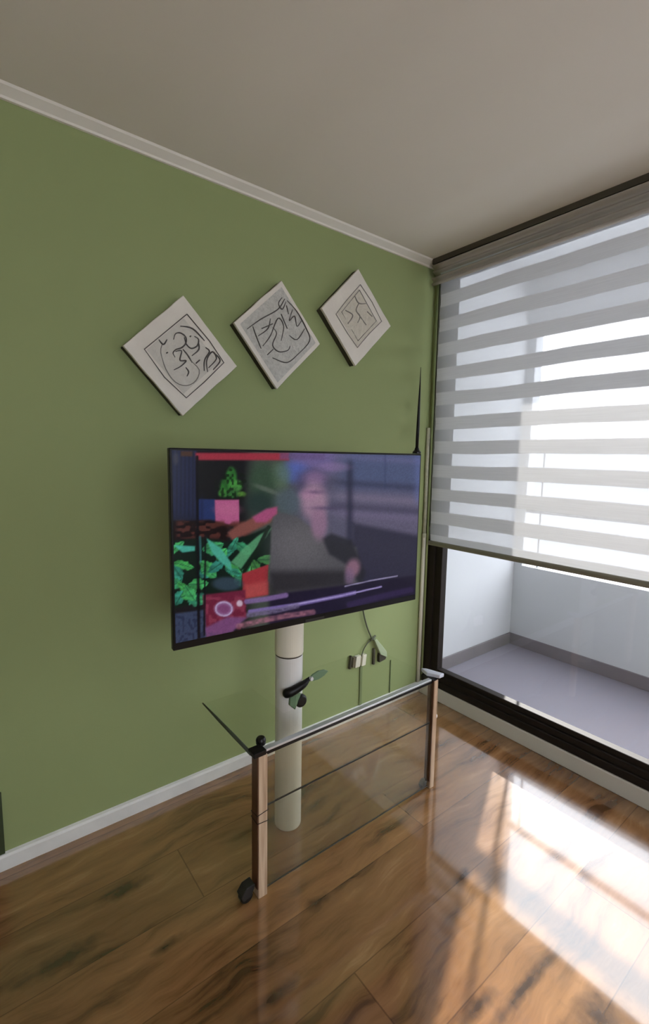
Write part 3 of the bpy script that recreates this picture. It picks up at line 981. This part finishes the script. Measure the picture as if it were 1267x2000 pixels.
# clamps on top of the legs
b = NB()
box(b, -1.530, -1.484, -.638, -.596, .499, .516)
lathe(b, (-1.478, -.590, .508), [(.016, 0), (.017, .016), (.012, .024)], 18)
link('black_clamp', b, M['black'], t, bevel=.003)
b = NB()
prism(b, [(-.655, -.590, .507), (-.640, -.545, .507), (-.624, -.560, .507), (-.600, -.640, .507), (-.630, -.640, .507)], (0, 0, .016))
link('white_clamp', b, M['lilac_plastic'], t, bevel=.003)
b = NB()
box(b, -.662, -.632, -.630, -.592, .4985, .507)
link('clamp_pad', b, M['black'], t)

# ------------------------------------------------------------------ cables and plugs on the green wall under the television
b = NB()
tube(b, smooth_path([(-.510, -.012, .66), (-.492, -.012, .58), (-.462, -.012, .50), (-.428, -.012, .435)], 6), .0042, 8)
cb = thing('hanging_cable', 'thin dark cable hanging below the television and forking to plug and adapter', 'cable', (-.43, -.012, .43))
link('main_cord', b, M['cord'], cb, smooth=True)
b = NB()
tube(b, smooth_path([(-.432, -.012, .428), (-.462, -.012, .415), (-.490, -.012, .385), (-.503, -.012, .350)], 6), .0032, 8)
link('branch_cord', b, M['cord'], cb, smooth=True)
b = NB()
tube(b, smooth_path([(-.430, -.012, .430), (-.405, -.012, .420), (-.378, -.012, .395), (-.362, -.012, .375)], 6), .0036, 8)
link('branch_cord', b, M['cord'], cb, smooth=True)
b = NB()
tube(b, [(-.442, -.013, .428), (-.402, -.013, .446)], .0062, 8)
link('splitter', b, M['cord'], cb, smooth=True)

def sl_box(name, x0, x1, z0, z1, dep, m, par=None, sl=.008):
    b = NB()
    prism(b, [(x0, -dep, z0), (x1, -dep, z0), (x1 + sl, -dep, z1), (x0 + sl, -dep, z1)], (0, dep - .0005, 0))
    return link(name, b, m, par, bevel=.002)
pg = thing('multi_socket', 'row of cream and brown plugs low on the green wall left of the cable fork', 'socket', (-.53, 0, .30))
sl_box('dark_plug', -.592, -.582, .300, .372, .016, M['plug_dark'], pg)
sl_box('brown_plug', -.572, -.560, .305, .360, .018, plain('brown plug', (.16, .12, .08, 1), .5), pg)
sl_box('cream_plug', -.556, -.522, .300, .362, .022, M['cream'], pg)
sl_box('cream_plug', -.508, -.480, .298, .360, .022, M['cream'], pg)
ad = thing('power_adapter', 'pale green wedge adapter with a dark opening, plugged right of the cable fork', 'adapter', (-.36, 0, .34))
b = NB()
prism(b, [(-.418, -.024, .428), (-.402, -.024, .432), (-.352, -.024, .378), (-.318, -.024, .338), (-.312, -.024, .300), (-.365, -.024, .330)], (0, .0235, 0))
link('body', b, plain('pale green plastic', (.40, .47, .30, 1), .4, noise=.1), ad, bevel=.003)
b = NB()
prism(b, [(-.372, -.020, .320), (-.366, -.020, .342), (-.318, -.020, .302), (-.322, -.020, .290), (-.370, -.020, .284)], (0, .0195, 0))
link('socket_opening', b, M['plug_dark'], ad)
b = NB()
box(b, -.412, -.400, -.014, -.0005, .278, .372)
tag(link('wall_switch', b, M['plug_dark'], bevel=.001), 'slim dark strip switch on the green wall below the cable fork', 'switch')
b = NB()
box(b, -.505, -.488, -.006, -.0002, .061, .297)
tag(link('cable_duct', b, plain('green painted duct', (.16, .20, .085, 1), .6), bevel=.001), 'narrow green painted duct from the plugs down to the baseboard', 'cable duct')
b = NB()
box(b, -.264, -.259, -.005, -.0002, .061, .262)
tag(link('wall_cable', b, plain('dark green cable', (.10, .14, .055, 1), .6)), 'thin dark green cable running straight down the wall near the corner', 'cable')
